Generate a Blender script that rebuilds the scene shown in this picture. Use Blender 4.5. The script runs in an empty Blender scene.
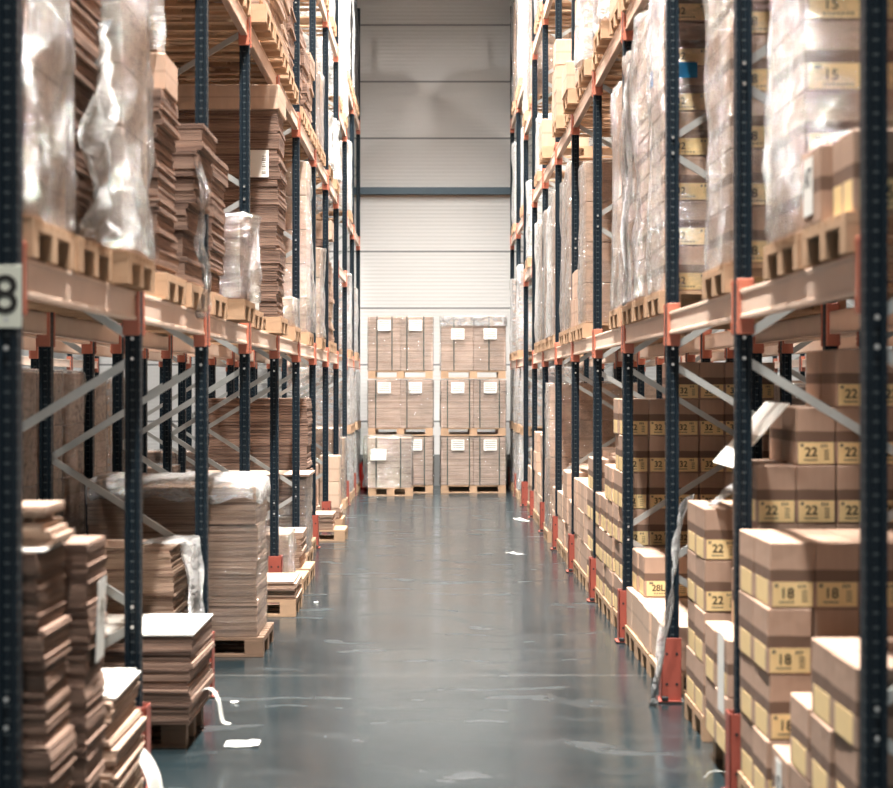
import bpy, bmesh, math, random
from mathutils import Vector, Matrix, noise

scene = bpy.context.scene
COL = scene.collection
R = random.Random(7)
PI = math.pi

# ------------------------------------------------------------------ materials
MATS = {}
def nmat(name):
    m = bpy.data.materials.new(name); m.use_nodes = True
    nt = m.node_tree; nt.nodes.clear()
    out = nt.nodes.new('ShaderNodeOutputMaterial')
    return m, nt, out
def N(nt, kind, **kw):
    n = nt.nodes.new(kind)
    for k, v in kw.items():
        if k in ('operation', 'blend_type', 'data_type', 'noise_dimensions', 'wave_type', 'bands_direction', 'feature', 'distance'):
            setattr(n, k, v)
    return n
def L(nt, a, b): nt.links.new(a, b)
def principled(nt, col=(.8, .8, .8), rough=.5, metal=0., spec=.5):
    p = nt.nodes.new('ShaderNodeBsdfPrincipled')
    p.inputs['Base Color'].default_value = (*col, 1)
    p.inputs['Roughness'].default_value = rough
    p.inputs['Metallic'].default_value = metal
    p.inputs['Specular IOR Level'].default_value = spec
    return p
def math_node(nt, op, a, b=None, c=None):
    n = nt.nodes.new('ShaderNodeMath'); n.operation = op
    for i, v in enumerate((a, b, c)):
        if v is None: continue
        if isinstance(v, (int, float)): n.inputs[i].default_value = v
        else: nt.links.new(v, n.inputs[i])
    return n.outputs[0]
def mix_col(nt, fac, a, b, blend='MIX'):
    n = nt.nodes.new('ShaderNodeMix'); n.data_type = 'RGBA'; n.blend_type = blend
    for sock, v in ((n.inputs[0], fac), (n.inputs[6], a), (n.inputs[7], b)):
        if isinstance(v, (int, float)): sock.default_value = v
        elif isinstance(v, tuple): sock.default_value = (*v, 1)
        else: nt.links.new(v, sock)
    return n.outputs[2]
def noise_tex(nt, vec, scale, detail=3, rough=.6):
    n = nt.nodes.new('ShaderNodeTexNoise')
    n.inputs['Scale'].default_value = scale; n.inputs['Detail'].default_value = detail
    n.inputs['Roughness'].default_value = rough
    if vec is not None: nt.links.new(vec, n.inputs['Vector'])
    return n.outputs['Fac']
def scaled(nt, vec, s):
    n = nt.nodes.new('ShaderNodeMapping'); n.inputs['Scale'].default_value = s
    nt.links.new(vec, n.inputs['Vector']); return n.outputs[0]
def ramp(nt, fac, a, b):
    n = nt.nodes.new('ShaderNodeMapRange'); n.inputs[1].default_value = a; n.inputs[2].default_value = b
    nt.links.new(fac, n.inputs[0]); return n.outputs[0]
def bump(nt, h, p, strength=.3, dist=.01):
    b = nt.nodes.new('ShaderNodeBump'); b.inputs['Strength'].default_value = strength
    b.inputs['Distance'].default_value = dist
    nt.links.new(h, b.inputs['Height']); nt.links.new(b.outputs[0], p.inputs['Normal'])

def m_plain(name, col, rough=.6, metal=0., var=.12, nscale=9., spec=.4):
    m, nt, out = nmat(name)
    p = principled(nt, col, rough, metal, spec)
    tc = N(nt, 'ShaderNodeTexCoord')
    f = noise_tex(nt, tc.outputs['Object'], nscale, 4)
    c = mix_col(nt, f, tuple(x*(1-var) for x in col), tuple(min(1, x*(1+var)) for x in col))
    L(nt, c, p.inputs['Base Color']); L(nt, p.outputs[0], out.inputs[0])
    MATS[name] = m; return m

KRAFT = (.48, .32, .235)
def m_carton(name, base, bands, dark=(.12, .068, .046)):
    """kraft board with a printed band round it (in the carton's own generated height), a taped top seam"""
    m, nt, out = nmat(name)
    p = principled(nt, base, .62, 0, .3)
    tc = N(nt, 'ShaderNodeTexCoord')
    oi = N(nt, 'ShaderNodeObjectInfo')
    sx = N(nt, 'ShaderNodeSeparateXYZ'); L(nt, tc.outputs['Generated'], sx.inputs[0])
    f = noise_tex(nt, scaled(nt, tc.outputs['Object'], (14, 14, 3)), 1.6, 4)
    c = mix_col(nt, f, tuple(x*.86 for x in base), tuple(x*1.12 for x in base))
    rr = math_node(nt, 'MULTIPLY_ADD', oi.outputs['Random'], .30, .86)
    cr = N(nt, 'ShaderNodeCombineXYZ')
    for i in range(3): L(nt, rr, cr.inputs[i])
    c = mix_col(nt, 1.0, c, cr.outputs[0], 'MULTIPLY')
    ge = N(nt, 'ShaderNodeNewGeometry')
    sn = N(nt, 'ShaderNodeSeparateXYZ'); L(nt, ge.outputs['Normal'], sn.inputs[0])
    side = math_node(nt, 'LESS_THAN', math_node(nt, 'ABSOLUTE', sn.outputs[2]), .6)
    wob = math_node(nt, 'MULTIPLY_ADD', noise_tex(nt, tc.outputs['Object'], 6), .03, -.015)
    zz = math_node(nt, 'ADD', sx.outputs[2], wob)
    for (a, b, k) in bands:
        inb = math_node(nt, 'MULTIPLY', math_node(nt, 'GREATER_THAN', zz, a), math_node(nt, 'LESS_THAN', zz, b))
        fac = math_node(nt, 'MULTIPLY', math_node(nt, 'MULTIPLY', inb, side), k)
        c = mix_col(nt, fac, c, dark)
    seam = math_node(nt, 'LESS_THAN', math_node(nt, 'ABSOLUTE', math_node(nt, 'SUBTRACT', sx.outputs[0], .5)), .012)
    top = math_node(nt, 'GREATER_THAN', sn.outputs[2], .6)
    c = mix_col(nt, math_node(nt, 'MULTIPLY', math_node(nt, 'MULTIPLY', seam, top), .6), c, (.2, .13, .09))
    L(nt, c, p.inputs['Base Color'])
    bump(nt, noise_tex(nt, scaled(nt, tc.outputs['Object'], (1, 1, 1)), 5, 2), p, .35, .02)
    L(nt, p.outputs[0], out.inputs[0]); MATS[name] = m; return m

def m_sheets(name, base, pitch, dark):
    """edges of piled corrugated board: fine lines that follow the pile's height"""
    m, nt, out = nmat(name)
    p = principled(nt, base, .75, 0, .2)
    tc = N(nt, 'ShaderNodeTexCoord'); oi = N(nt, 'ShaderNodeObjectInfo')
    ge = N(nt, 'ShaderNodeNewGeometry')
    sn = N(nt, 'ShaderNodeSeparateXYZ'); L(nt, ge.outputs['Normal'], sn.inputs[0])
    side = math_node(nt, 'LESS_THAN', math_node(nt, 'ABSOLUTE', sn.outputs[2]), .6)
    so = N(nt, 'ShaderNodeSeparateXYZ'); L(nt, tc.outputs['Object'], so.inputs[0])
    n1 = noise_tex(nt, scaled(nt, tc.outputs['Object'], (.8, .8, 1/pitch)), 1.0, 4, .7)
    f = math_node(nt, 'MULTIPLY', ramp(nt, n1, .42, .62), side)
    c = mix_col(nt, f, base, dark)
    n2 = noise_tex(nt, scaled(nt, tc.outputs['Object'], (3, 3, 9)), 1.3, 2)
    c = mix_col(nt, math_node(nt, 'MULTIPLY', n2, .35), c, tuple(x*.6 for x in base))
    L(nt, c, p.inputs['Base Color'])
    bump(nt, n1, p, .5, .01)
    L(nt, p.outputs[0], out.inputs[0]); MATS[name] = m; return m

def m_film(name, col, lo, hi, rough=.16, streak=(3, 3, 7), amt=.5, metal=.7):
    m, nt, out = nmat(name)
    p = principled(nt, col, rough, metal, 1.)
    tc = N(nt, 'ShaderNodeTexCoord')
    rot = nt.nodes.new('ShaderNodeMapping'); rot.inputs['Rotation'].default_value = (.35, .3, .2)
    rot.inputs['Scale'].default_value = streak
    L(nt, tc.outputs['Object'], rot.inputs['Vector'])
    n1 = noise_tex(nt, rot.outputs[0], 3.0, 6, .68)
    n2 = noise_tex(nt, scaled(nt, tc.outputs['Object'], (2.2, 2.2, 1.2)), 1.2, 3, .6)
    fac = math_node(nt, 'ADD', math_node(nt, 'MULTIPLY', ramp(nt, n1, .45, .72), hi-lo), lo)
    fac = math_node(nt, 'MULTIPLY_ADD', ramp(nt, n2, .5, .75), .18, fac)
    lw = N(nt, 'ShaderNodeLayerWeight'); lw.inputs['Blend'].default_value = .35
    fac = math_node(nt, 'MULTIPLY_ADD', lw.outputs['Facing'], amt, fac)
    fac = math_node(nt, 'MINIMUM', fac, .92)
    bump(nt, math_node(nt, 'ADD', n1, math_node(nt, 'MULTIPLY', n2, 1.4)), p, 1., .07)
    t = N(nt, 'ShaderNodeBsdfTransparent'); t.inputs[0].default_value = (.96, .95, .93, 1)
    mx = N(nt, 'ShaderNodeMixShader')
    L(nt, fac, mx.inputs[0]); L(nt, t.outputs[0], mx.inputs[1]); L(nt, p.outputs[0], mx.inputs[2])
    L(nt, mx.outputs[0], out.inputs[0]); MATS[name] = m; return m

def m_post():
    m, nt, out = nmat('post_paint')
    col = (.002, .009, .016)
    p = principled(nt, col, .5, .0, .25)
    tc = N(nt, 'ShaderNodeTexCoord')
    s = N(nt, 'ShaderNodeSeparateXYZ'); L(nt, tc.outputs['Object'], s.inputs[0])
    zf = math_node(nt, 'SUBTRACT', math_node(nt, 'FRACT', math_node(nt, 'MULTIPLY', s.outputs[2], 20.)), .5)
    zd = math_node(nt, 'MULTIPLY', zf, .05)
    def dots(axis, off, rad):
        xd = math_node(nt, 'SUBTRACT', math_node(nt, 'ABSOLUTE', axis), off)
        d = math_node(nt, 'ADD', math_node(nt, 'POWER', xd, 2.), math_node(nt, 'POWER', zd, 2.))
        return math_node(nt, 'LESS_THAN', d, rad*rad)
    dd = math_node(nt, 'MAXIMUM', dots(s.outputs[0], .0352, .0036), dots(s.outputs[1], .027, .005))
    c = mix_col(nt, dd, col, (.07, .085, .09))  # pale dots paint in the lamp light caught on slot edges
    n = noise_tex(nt, scaled(nt, tc.outputs['Object'], (20, 20, 3)), 1.5, 4)
    c2 = mix_col(nt, math_node(nt, 'MULTIPLY', ramp(nt, n, .55, .75), .25), c, (.02, .04, .055))
    L(nt, c2, p.inputs['Base Color']); L(nt, p.outputs[0], out.inputs[0]); MATS['post'] = m

def m_floor():
    m, nt, out = nmat('polished_concrete')
    p = principled(nt, (.1, .11, .11), .3, 0, .95)
    tc = N(nt, 'ShaderNodeTexCoord'); v = tc.outputs['Object']
    a = noise_tex(nt, v, .55, 6, .65)
    b = noise_tex(nt, scaled(nt, v, (1.2, 5., 1)), 1.2, 5, .6)
    w = nt.nodes.new('ShaderNodeTexWave'); w.wave_type = 'RINGS'
    w.inputs['Scale'].default_value = .55; w.inputs['Distortion'].default_value = 14; w.inputs['Detail'].default_value = 5
    w.inputs['Detail Scale'].default_value = .9
    L(nt, v, w.inputs['Vector'])
    c = mix_col(nt, ramp(nt, a, .3, .7), (.007, .016, .020), (.022, .036, .041))
    c = mix_col(nt, math_node(nt, 'MULTIPLY', ramp(nt, b, .5, .8), .22), c, (.085, .092, .09))
    sc = math_node(nt, 'MULTIPLY', ramp(nt, w.outputs['Fac'], .80, .97), ramp(nt, noise_tex(nt, v, 1.1, 3), .45, .6))
    c = mix_col(nt, math_node(nt, 'MULTIPLY', sc, .3), c, (.022, .026, .027))
    s = N(nt, 'ShaderNodeSeparateXYZ'); L(nt, v, s.inputs[0])
    # sawn joints across the aisle, every 5.2 m
    j = math_node(nt, 'ABSOLUTE', math_node(nt, 'SUBTRACT', math_node(nt, 'FRACT', math_node(nt, 'MULTIPLY_ADD', s.outputs[1], 1/5.2, -.05)), .5))
    jm = math_node(nt, 'LESS_THAN', j, .004)
    c = mix_col(nt, math_node(nt, 'MULTIPLY', jm, .5), c, (.13, .135, .13))
    L(nt, c, p.inputs['Base Color'])
    r = math_node(nt, 'MULTIPLY_ADD', ramp(nt, noise_tex(nt, scaled(nt, v, (1, .7, 1)), .9, 6, .7), .3, .7), .10, .13)
    r = math_node(nt, 'MULTIPLY_ADD', sc, .12, r)
    L(nt, r, p.inputs['Roughness'])
    bump(nt, noise_tex(nt, v, 1.6, 3), p, .05, .02)
    L(nt, p.outputs[0], out.inputs[0]); MATS['floor'] = m

def m_wall():
    m, nt, out = nmat('wall_panel')
    p = principled(nt, (.72, .69, .66), .45, 0, .4)
    tc = N(nt, 'ShaderNodeTexCoord'); v = tc.outputs['Object']
    s = N(nt, 'ShaderNodeSeparateXYZ'); L(nt, v, s.inputs[0])
    ph = math_node(nt, 'FRACT', math_node(nt, 'MULTIPLY_ADD', s.outputs[2], 1/1.125, -.115))
    ln = math_node(nt, 'LESS_THAN', math_node(nt, 'ABSOLUTE', math_node(nt, 'SUBTRACT', ph, .02)), .016)
    f = noise_tex(nt, scaled(nt, v, (.5, 1, 2)), .6, 4)
    c = mix_col(nt, f, (.70, .69, .67), (.77, .76, .74))
    c = mix_col(nt, ln, c, (.27, .27, .27))
    lo = math_node(nt, 'LESS_THAN', s.outputs[2], .62)
    c = mix_col(nt, lo, c, (.20, .20, .195))
    L(nt, c, p.inputs['Base Color'])
    rib = math_node(nt, 'SINE', math_node(nt, 'MULTIPLY', s.outputs[2], 2*PI/.075))
    bump(nt, rib, p, .22, .006)
    L(nt, p.outputs[0], out.inputs[0]); MATS['wall'] = m

m_carton('carton_banded', KRAFT, [(.40, .585, .8)])
m_carton('carton_plain', (.55, .375, .275), [(.46, .54, .25)])
m_carton('carton_light', (.60, .43, .32), [(.46, .54, .2)])
m_carton('carton_white', (.86, .85, .80), [(.48, .53, .35)], dark=(.55, .45, .25))
m_sheets('sheets', (.55, .395, .30), .045, (.16, .09, .065))
m_sheets('sheets_dark', (.37, .245, .185), .05, (.085, .05, .04))  # darker board tone; also puts shade into the colour of left piles
m_sheets('sheets_fine', (.47, .33, .25), .018, (.12, .07, .05))
m_sheets('wrapped_board', (.66, .50, .42), .03, (.42, .29, .23))
m_film('film', (.78, .77, .755), .06, .50, .09, (3, 3, 8), .62)
m_film('film_white', (.84, .84, .83), .34, .74, .2, (3, 3, 7), .5, .35)
m_film('film_silver', (.72, .72, .72), .20, .60, .06, (4, 4, 12), .5, .88)
m_film('film_bunch', (.46, .46, .455), .30, .66, .10, (3, 3, 6), .35)
m_film('film_snug', (.85, .82, .78), .04, .30, .12, (.8, .8, 22), .18)
m_film('film_dark', (.06, .065, .07), .7, .9, .2)
m_film('film_tight', (.92, .91, .89), .05, .72, .10, (.8, .8, 26), .25)
m_post(); m_floor(); m_wall()
m_plain('beam', (.96, .71, .57), .38, 0, .10, 4)
m_plain('connector', (.50, .165, .105), .4, 0, .15, 10)
m_plain('protector', (.35, .08, .055), .42, 0, .18, 12)
m_plain('galv', (.46, .47, .45), .38, .55, .15, 12)
m_plain('bolt', (.62, .62, .60), .3, .8, .1)
m_plain('wood', (.50, .325, .205), .7, 0, .25, 7, .2)
m_plain('wood_shaded', (.22, .14, .095), .75, 0, .25, 7, .2)  # darker copy of wood, shade on floor pallets put into the colour
m_plain('paper', (.86, .85, .80), .7, 0, .04)
m_plain('board_white', (.9, .87, .80), .6, 0, .03)
m_plain('yellow_label', (.92, .68, .34), .55, 0, .10, 16)
m_plain('ink', (.02, .018, .016), .6, 0, .0)
m_plain('ink_grey', (.20, .17, .12), .6, 0, .0)
m_plain('strap', (.025, .05, .045), .4, 0, .05)
m_plain('blue_tape', (.01, .17, .36), .35, 0, .2, 14)
m_plain('sign_plate', (.78, .78, .66), .5, 0, .05)
m_plain('roof', (.12, .12, .12), .6, .2, .1)
m_plain('rail', (.10, .14, .17), .45, .3, .1)
m_plain('trim_brown', (.30, .22, .16), .6, 0, .1)
m_plain('red_enamel', (.55, .03, .02), .3, 0, .05)
m_plain('rubber', (.02, .02, .02), .6, 0, .05)
m_plain('lamp_housing', (.7, .7, .7), .4, .3, .03)

# ------------------------------------------------------------------ mesh helpers
def mesh_of(bm, name, mat, smooth=False):
    me = bpy.data.meshes.new(name); bm.normal_update(); bm.to_mesh(me); bm.free()
    me.materials.append(MATS[mat])
    if smooth:
        for p in me.polygons: p.use_smooth = True
    return me
def add_box(bm, x0, x1, y0, y1, z0, z1, bev=0.):
    vs = [bm.verts.new((x, y, z)) for z in (z0, z1) for y in (y0, y1) for x in (x0, x1)]
    fs = [bm.faces.new([vs[i] for i in q]) for q in ((0, 2, 3, 1), (4, 5, 7, 6), (0, 1, 5, 4), (2, 6, 7, 3), (0, 4, 6, 2), (1, 3, 7, 5))]
    if bev > 0:
        es = list({e for f in fs for e in f.edges})
        bmesh.ops.bevel(bm, geom=es, offset=bev, segments=1, affect='EDGES', profile=.5)
    return vs
def add_bar(bm, a, b, w, t, up=(0, 1, 0)):
    """rectangular bar from a to b, w wide in the a-b/up plane, t thick along up"""
    a, b, up = Vector(a), Vector(b), Vector(up)
    d = (b-a).normalized(); s = d.cross(up).normalized()
    vs = []
    for p in (a, b):
        for i, j in ((-1, -1), (1, -1), (1, 1), (-1, 1)):
            vs.append(bm.verts.new(p + s*(i*w/2) + up*(j*t/2)))
    for q in ((3, 2, 1, 0), (4, 5, 6, 7), (0, 1, 5, 4), (1, 2, 6, 5), (2, 3, 7, 6), (3, 0, 4, 7)):
        bm.faces.new([vs[i] for i in q])
def boxes_mesh(name, mat, boxes, bev=0.):
    bm = bmesh.new()
    for b in boxes: add_box(bm, *b, bev=bev)
    return mesh_of(bm, name, mat)
TXT = {}
def text_mesh(s, size, mat='ink'):
    key = (s, size, mat)
    if key in TXT: return TXT[key]
    cu = bpy.data.curves.new('t', 'FONT'); cu.body = s; cu.size = size
    cu.align_x = 'CENTER'; cu.align_y = 'CENTER'; cu.extrude = .0008; cu.offset = size*.012
    ob = bpy.data.objects.new('t', cu)
    COL.objects.link(ob)
    dg = bpy.context.evaluated_depsgraph_get()
    me = bpy.data.meshes.new_from_object(ob.evaluated_get(dg))
    bpy.data.objects.remove(ob); bpy.data.curves.remove(cu)
    me.name = 'number'; me.materials.clear(); me.materials.append(MATS[mat])
    TXT[key] = me; return me

# ------------------------------------------------------------------ scene objects
LABELS = {}
def link(name, me, loc=(0, 0, 0), rot=(0, 0, 0), parent=None):
    o = bpy.data.objects.new(name, me); COL.objects.link(o)
    o.location = loc; o.rotation_euler = rot
    if parent is not None: o.parent = parent
    return o
def tag(o, label, cat, group=None):
    o['label'] = label; o['category'] = cat
    if group: o['group'] = group
    n = len(label.split())
    if label in LABELS or n > 16 or n < 4: print('LABEL?', n, label)
    LABELS[label] = 1
    return o
def structure(name, me, loc=(0, 0, 0), rot=(0, 0, 0), parent=None):
    o = link(name, me, loc, rot, parent)
    if parent is None: o['kind'] = 'structure'
    return o
ORD = ['first', 'second', 'third', 'fourth', 'fifth', 'sixth', 'seventh', 'eighth', 'ninth', 'tenth', 'eleventh', 'twelfth']

NB = 11                                  # bays along the aisle
def YK(side, k): return (6.78 if side < 0 else 6.58) + 2.8*k
SIDE = {-1: 'left', 1: 'right'}
LZ = {1: 2.46, 2: 4.88, 3: 7.10}
def levels(bay):
    if bay == 8: return {2: 3.84, 3: 6.25}
    if bay >= 9: return {1: 2.46, 2: 4.84, 3: 7.10}
    return LZ
SHELF = {0: 'floor', 1: 'first shelf', 2: 'second shelf', 3: 'third shelf'}
PH = .144
def place(side, row, bay, lev, slot=None):
    """words for a spot"""
    s = SIDE[side]
    back = {1: '', 2: 'back ', 3: 'outer '}[row]
    w = f'{ORD[bay]} {back}{s} bay'
    if slot is not None: w = f'{slot} in ' + w
    return f'{w}, {SHELF[lev]}'

# ---- uprights
HT = 9.35
def post_mesh(h):
    a, b, g = .0385, .042, .012         # half width along X, half depth along Y, groove
    prof = [(-a, -b), (-.016, -b), (-.011, -b+g), (.011, -b+g), (.016, -b), (a, -b), (a, b), (.016, b), (.011, b-g), (-.011, b-g), (-.016, b), (-a, b)]
    bm = bmesh.new()
    lo = [bm.verts.new((x, y, 0)) for x, y in prof]; hi = [bm.verts.new((x, y, h)) for x, y in prof]
    n = len(prof)
    for i in range(n): bm.faces.new((lo[i], lo[(i+1) % n], hi[(i+1) % n], hi[i]))
    bm.faces.new(lo[::-1]); bm.faces.new(hi)
    return mesh_of(bm, 'post', 'post')
POST = post_mesh(HT)
FOOT = boxes_mesh('foot_plate', 'galv', [(-.075, .075, -.065, .065, 0, .008)], .001)
def bolt_mesh():
    bm = bmesh.new()
    bmesh.ops.create_cone(bm, segments=6, radius1=.010, radius2=.009, depth=.012, cap_ends=True, matrix=Matrix.Rotation(PI/2, 4, 'X'))
    return mesh_of(bm, 'bolt', 'bolt')
BOLT = bolt_mesh()
BR = []
zf = [.85+1.33*i for i in range(7)]; zb = [.185+1.33*i for i in range(7)]
for i in range(7):
    BR.append((zb[i], zf[i]-.05))        # back-low to front-high
    if i < 6: BR.append((zb[i+1]-.03+.06, zf[i]+.05))
BRM = {}
def brace_mesh(side, i):
    key = (side, i)
    if key not in BRM:
        z0, z1 = BR[i]
        bm = bmesh.new()
        add_bar(bm, (side*1.0, 0, z0), (0, 0, z1), .042, .022)
        BRM[key] = mesh_of(bm, 'brace', 'galv')
    return BRM[key]
ROWX = {1: 1.5, 2: 2.73, 3: 6.6}
def frame(side, row, k):
    x = side*ROWX[row]; y = YK(side, k)
    t = link('rack_upright', None, (x, y, 0))
    wh = {1: f'the {SIDE[side]} aisle rack', 2: f'the rack behind the {SIDE[side]} rack', 3: f'the rack past the {SIDE[side]} side aisle'}[row]
    tag(t, f'dark blue braced upright, {ORD[k]} from the camera in {wh}', 'rack upright', f'uprights of {wh}')
    link('post', POST, (0, 0, 0), parent=t); link('post', POST, (side*1.0, 0, 0), parent=t)
    if row < 3:
        link('foot_plate', FOOT, (0, 0, 0), parent=t); link('foot_plate', FOOT, (side*1.0, 0, 0), parent=t)
    for i in range(len(BR)): link('brace', brace_mesh(side, i), (0, 0, 0), parent=t)
    if row == 1 and k < 6:
        for z in zf[:6]:
            for d in (-.05, .05): link('bolt', BOLT, (side*.0, -.046, z+d), parent=t)
for side in (-1, 1):
    for k in range(NB+1):
        frame(side, 1, k)
    for k in range(2 if side < 0 else 1, NB+1): frame(side, 2, k)
    for k in range(5, NB+1): frame(side, 3, k)

# ---- beams with end connectors
BEAM = boxes_mesh('rack_beam', 'beam', [(-.024, .024, -1.34, 1.34, -.14, 0), (-.03, .024, -1.34, 1.34, -.02, .0), (-.03, .024, -1.34, 1.34, -.14, -.12)], .003)
def conn_mesh(s):
    y = s*1.318
    bm = bmesh.new()
    add_box(bm, -.042, .04, y-.02, y+.02, -.215, .055, .004)
    for z in (-.195, -.165, .035): add_box(bm, -.047, -.040, y-.006, y+.006, z-.007, z+.007)
    return mesh_of(bm, 'connector', 'connector')
CONN = {-1: conn_mesh(-1), 1: conn_mesh(1)}
SEENB = '-121010 -121011 -12211 -12310 -12311 -12321 -12410 -12411 -12510 -12511 -12610 -12611 -12710 -12711 -12910 -12911 -131011 -13711 -13811 -13911 121010 121011 12111 12210 12211 12310 12311 12410 12411 12510 12511 12610 12611 12710 12711 12910 12911 131011 13611 13711 13811 13911'.split()
def beam(side, row, bay, lev, z, front):
    if SEENB is not None and row > 1 and f'{side}{row}{bay}{lev}{int(front)}' not in SEENB: return
    x = side*(ROWX[row] + (0 if front else 1.0))
    y = YK(side, bay)+1.4
    face = 'front' if front else 'rear'
    wh = {1: f'{SIDE[side]} aisle rack', 2: f'rack behind the {SIDE[side]} rack', 3: f'far {SIDE[side]} rack'}[row]
    flip = (side > 0) == (not front)
    o = link('rack_beam', BEAM, (x, y, z), (0, 0, 0 if (side*(1 if front else -1) > 0) else PI))
    o['tmp'] = f'{side}{row}{bay}{lev}{int(front)}'
    tag(o, f'orange {face} beam of the {wh}, {ORD[bay]} bay, {SHELF[lev]}', 'rack beam', f'beams of the {wh}')
    link('connector', CONN[-1], parent=o); link('connector', CONN[1], parent=o)
for side in (-1, 1):
    for bay in range(NB):
        for lev, z in levels(bay).items():
            beam(side, 1, bay, lev, z, True); beam(side, 1, bay, lev, z, False)
            if bay >= (2 if side < 0 else 1) and lev < 3:
                beam(side, 2, bay, lev, z, True); beam(side, 2, bay, lev, z, False)
        if bay >= 5: beam(side, 3, bay, 1, 2.46, True)

# ---- post protectors
def prot_mesh(side):
    bm = bmesh.new()
    t, w, h = .007, .058, .40
    s = side
    x0 = -s*.075
    def bx(a, b, c, d, e, f, bev=.001): add_box(bm, min(a, b), max(a, b), c, d, e, f, bev)
    bx(x0, x0+s*t, -.07, .07, 0, h)                     # aisle plate
    bx(x0, x0+s*.125, -.07, -.07+t, 0, h)               # plate towards the camera
    bx(x0, x0+s*.125, .07-t, .07, 0, h)
    bx(x0-s*.02, x0+s*.125, -.10, .10, 0, .008)         # foot
    return mesh_of(bm, 'post_protector', 'protector')
def prot_holes(side):
    bm = bmesh.new()
    for z in (.11, .30):
        for x in (-.035, .035):
            bmesh.ops.create_cone(bm, segments=10, radius1=.009, radius2=.009, depth=.003, cap_ends=True,
                                  matrix=Matrix.Translation((-side*.01+x*.9, -.0712, z)) @ Matrix.Rotation(PI/2, 4, 'X'))
    return mesh_of(bm, 'bolt_hole', 'rubber')
PROT = {s: prot_mesh(s) for s in (-1, 1)}; PHOL = {s: prot_holes(s) for s in (-1, 1)}
ANCH = boxes_mesh('anchor_bolt', 'rubber', [(-.02, .02, -.02, .02, .008, .035)], .004)
for side in (-1, 1):
    for k in range(NB+1):
        o = link('post_protector', PROT[side], (side*1.5, YK(side, k)-.0, .008))
        tag(o, f'red steel post protector at foot of {ORD[k]} {SIDE[side]} aisle upright', 'post protector', f'post protectors along the {SIDE[side]} rack')
        link('bolt_hole', PHOL[side], parent=o)
        link('anchor_bolt', ANCH, (-side*.055, -.085, 0), parent=o)

# ------------------------------------------------------------------ pallets
def pallet_meshes(w=.8, d=1.2, m='wood'):
    """d along X (depth into the rack), w along Y"""
    deck = []
    for i in range(7):
        y = -w/2 + .05 + i*(w-.1)/6
        deck.append((-d/2, d/2, y-.048, y+.048, .122, .144))
    for x in (-d/2+.07, 0, d/2-.07): deck.append((x-.07, x+.07, -w/2, w/2, .100, .122))
    D = boxes_mesh('deck', m, deck, .001)
    B = boxes_mesh('block', m, [(-.07, .07, -.05, .05, .022, .100)], .002)
    S = boxes_mesh('skid', m, [(-d/2, d/2, -.05, .05, 0, .022)], .001)
    allb = deck + [(x-.07, x+.07, y-.05, y+.05, .022, .1) for x in (-d/2+.07, 0, d/2-.07) for y in (-w/2+.05, 0, w/2-.05)] + \
        [(-d/2, d/2, y-.05, y+.05, 0, .022) for y in (-w/2+.05, 0, w/2-.05)]
    return D, B, S, boxes_mesh('pallet', m, allb)
PAL = {}
def pallet(side, x, y, z, label, near=False, w=.8, d=1.2, rot=0., group='wooden pallets'):
    key = (round(w, 2), round(d, 2), 'wood_shaded' if 'dark' in label else 'wood')
    if key not in PAL: PAL[key] = pallet_meshes(*key)
    D, B, S, A = PAL[key]
    if near:
        o = link('pallet', D, (x, y, z), (0, 0, rot))
        for bx in (-d/2+.07, 0, d/2-.07):
            for by in (-w/2+.05, 0, w/2-.05): link('block', B, (bx, by, 0), parent=o)
        for by in (-w/2+.05, 0, w/2-.05): link('skid', S, (0, by, 0), parent=o)
    else:
        o = link('pallet', A, (x, y, z), (0, 0, rot))
    tag(o, label, 'pallet', group)
    return o

# ------------------------------------------------------------------ cartons
CB = {}
def carton_body(sx, sy, sz, mat):
    key = (round(sx, 3), round(sy, 3), round(sz, 3), mat)
    if key not in CB:
        bm = bmesh.new(); add_box(bm, -sx/2, sx/2, -sy/2, sy/2, 0, sz, .006)
        CB[key] = mesh_of(bm, 'carton', mat)
    return CB[key]
LB = {}
def label_mesh(wd, ht):
    key = (round(wd, 3), round(ht, 3))
    if key not in LB:
        LB[key] = boxes_mesh('label', 'yellow_label', [(-wd/2, wd/2, -.0012, 0, -ht/2, ht/2)])
    return LB[key]
MK = {}
def marks_mesh(wd, ht):
    key = (round(wd, 3), round(ht, 3))
    if key not in MK:
        bm = bmesh.new()
        def q(x, z, w, h): add_box(bm, x-w/2, x+w/2, -.0022, -.0011, z-h/2, z+h/2)
        q(-wd*.40, ht*.36, wd*.09, ht*.14)
        for i in range(7): q(-wd*.32+i*wd*.055, -ht*.32, wd*.035, ht*.09)
        for i in range(3): q(wd*.16+i*wd*.07, ht*.34, wd*.04, ht*.15)
        for i in range(4): q(wd*.30, ht*.12-i*ht*.13, wd*.14, ht*.05)
        MK[key] = mesh_of(bm, 'print', 'ink_grey')
    return MK[key]
def add_label(parent, sx, sy, sz, face, num, part=True):
    """yellow label low on one face ('F' camera side, 'A' aisle side given by sign)"""
    if face == 'F': wd, loc, rot = sx*.9, (0, -sy/2, sz*.21), 0.
    elif face == 'L': wd, loc, rot = sy*.72, (-sx/2, 0, sz*.21), -PI/2
    else: wd, loc, rot = sy*.72, (sx/2, 0, sz*.21), PI/2
    ht = sz*.37
    lb = link('label', label_mesh(wd, ht), loc, (0, 0, rot), parent)
    if num:
        link('number', text_mesh(num, sz*.22), (-wd*(.24 if sx > .3 else .14), -.0018, sz*.01), (PI/2, 0, 0), lb)
        link('print', marks_mesh(wd, ht), (0, 0, 0), (0, 0, 0), lb)
    return lb
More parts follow.
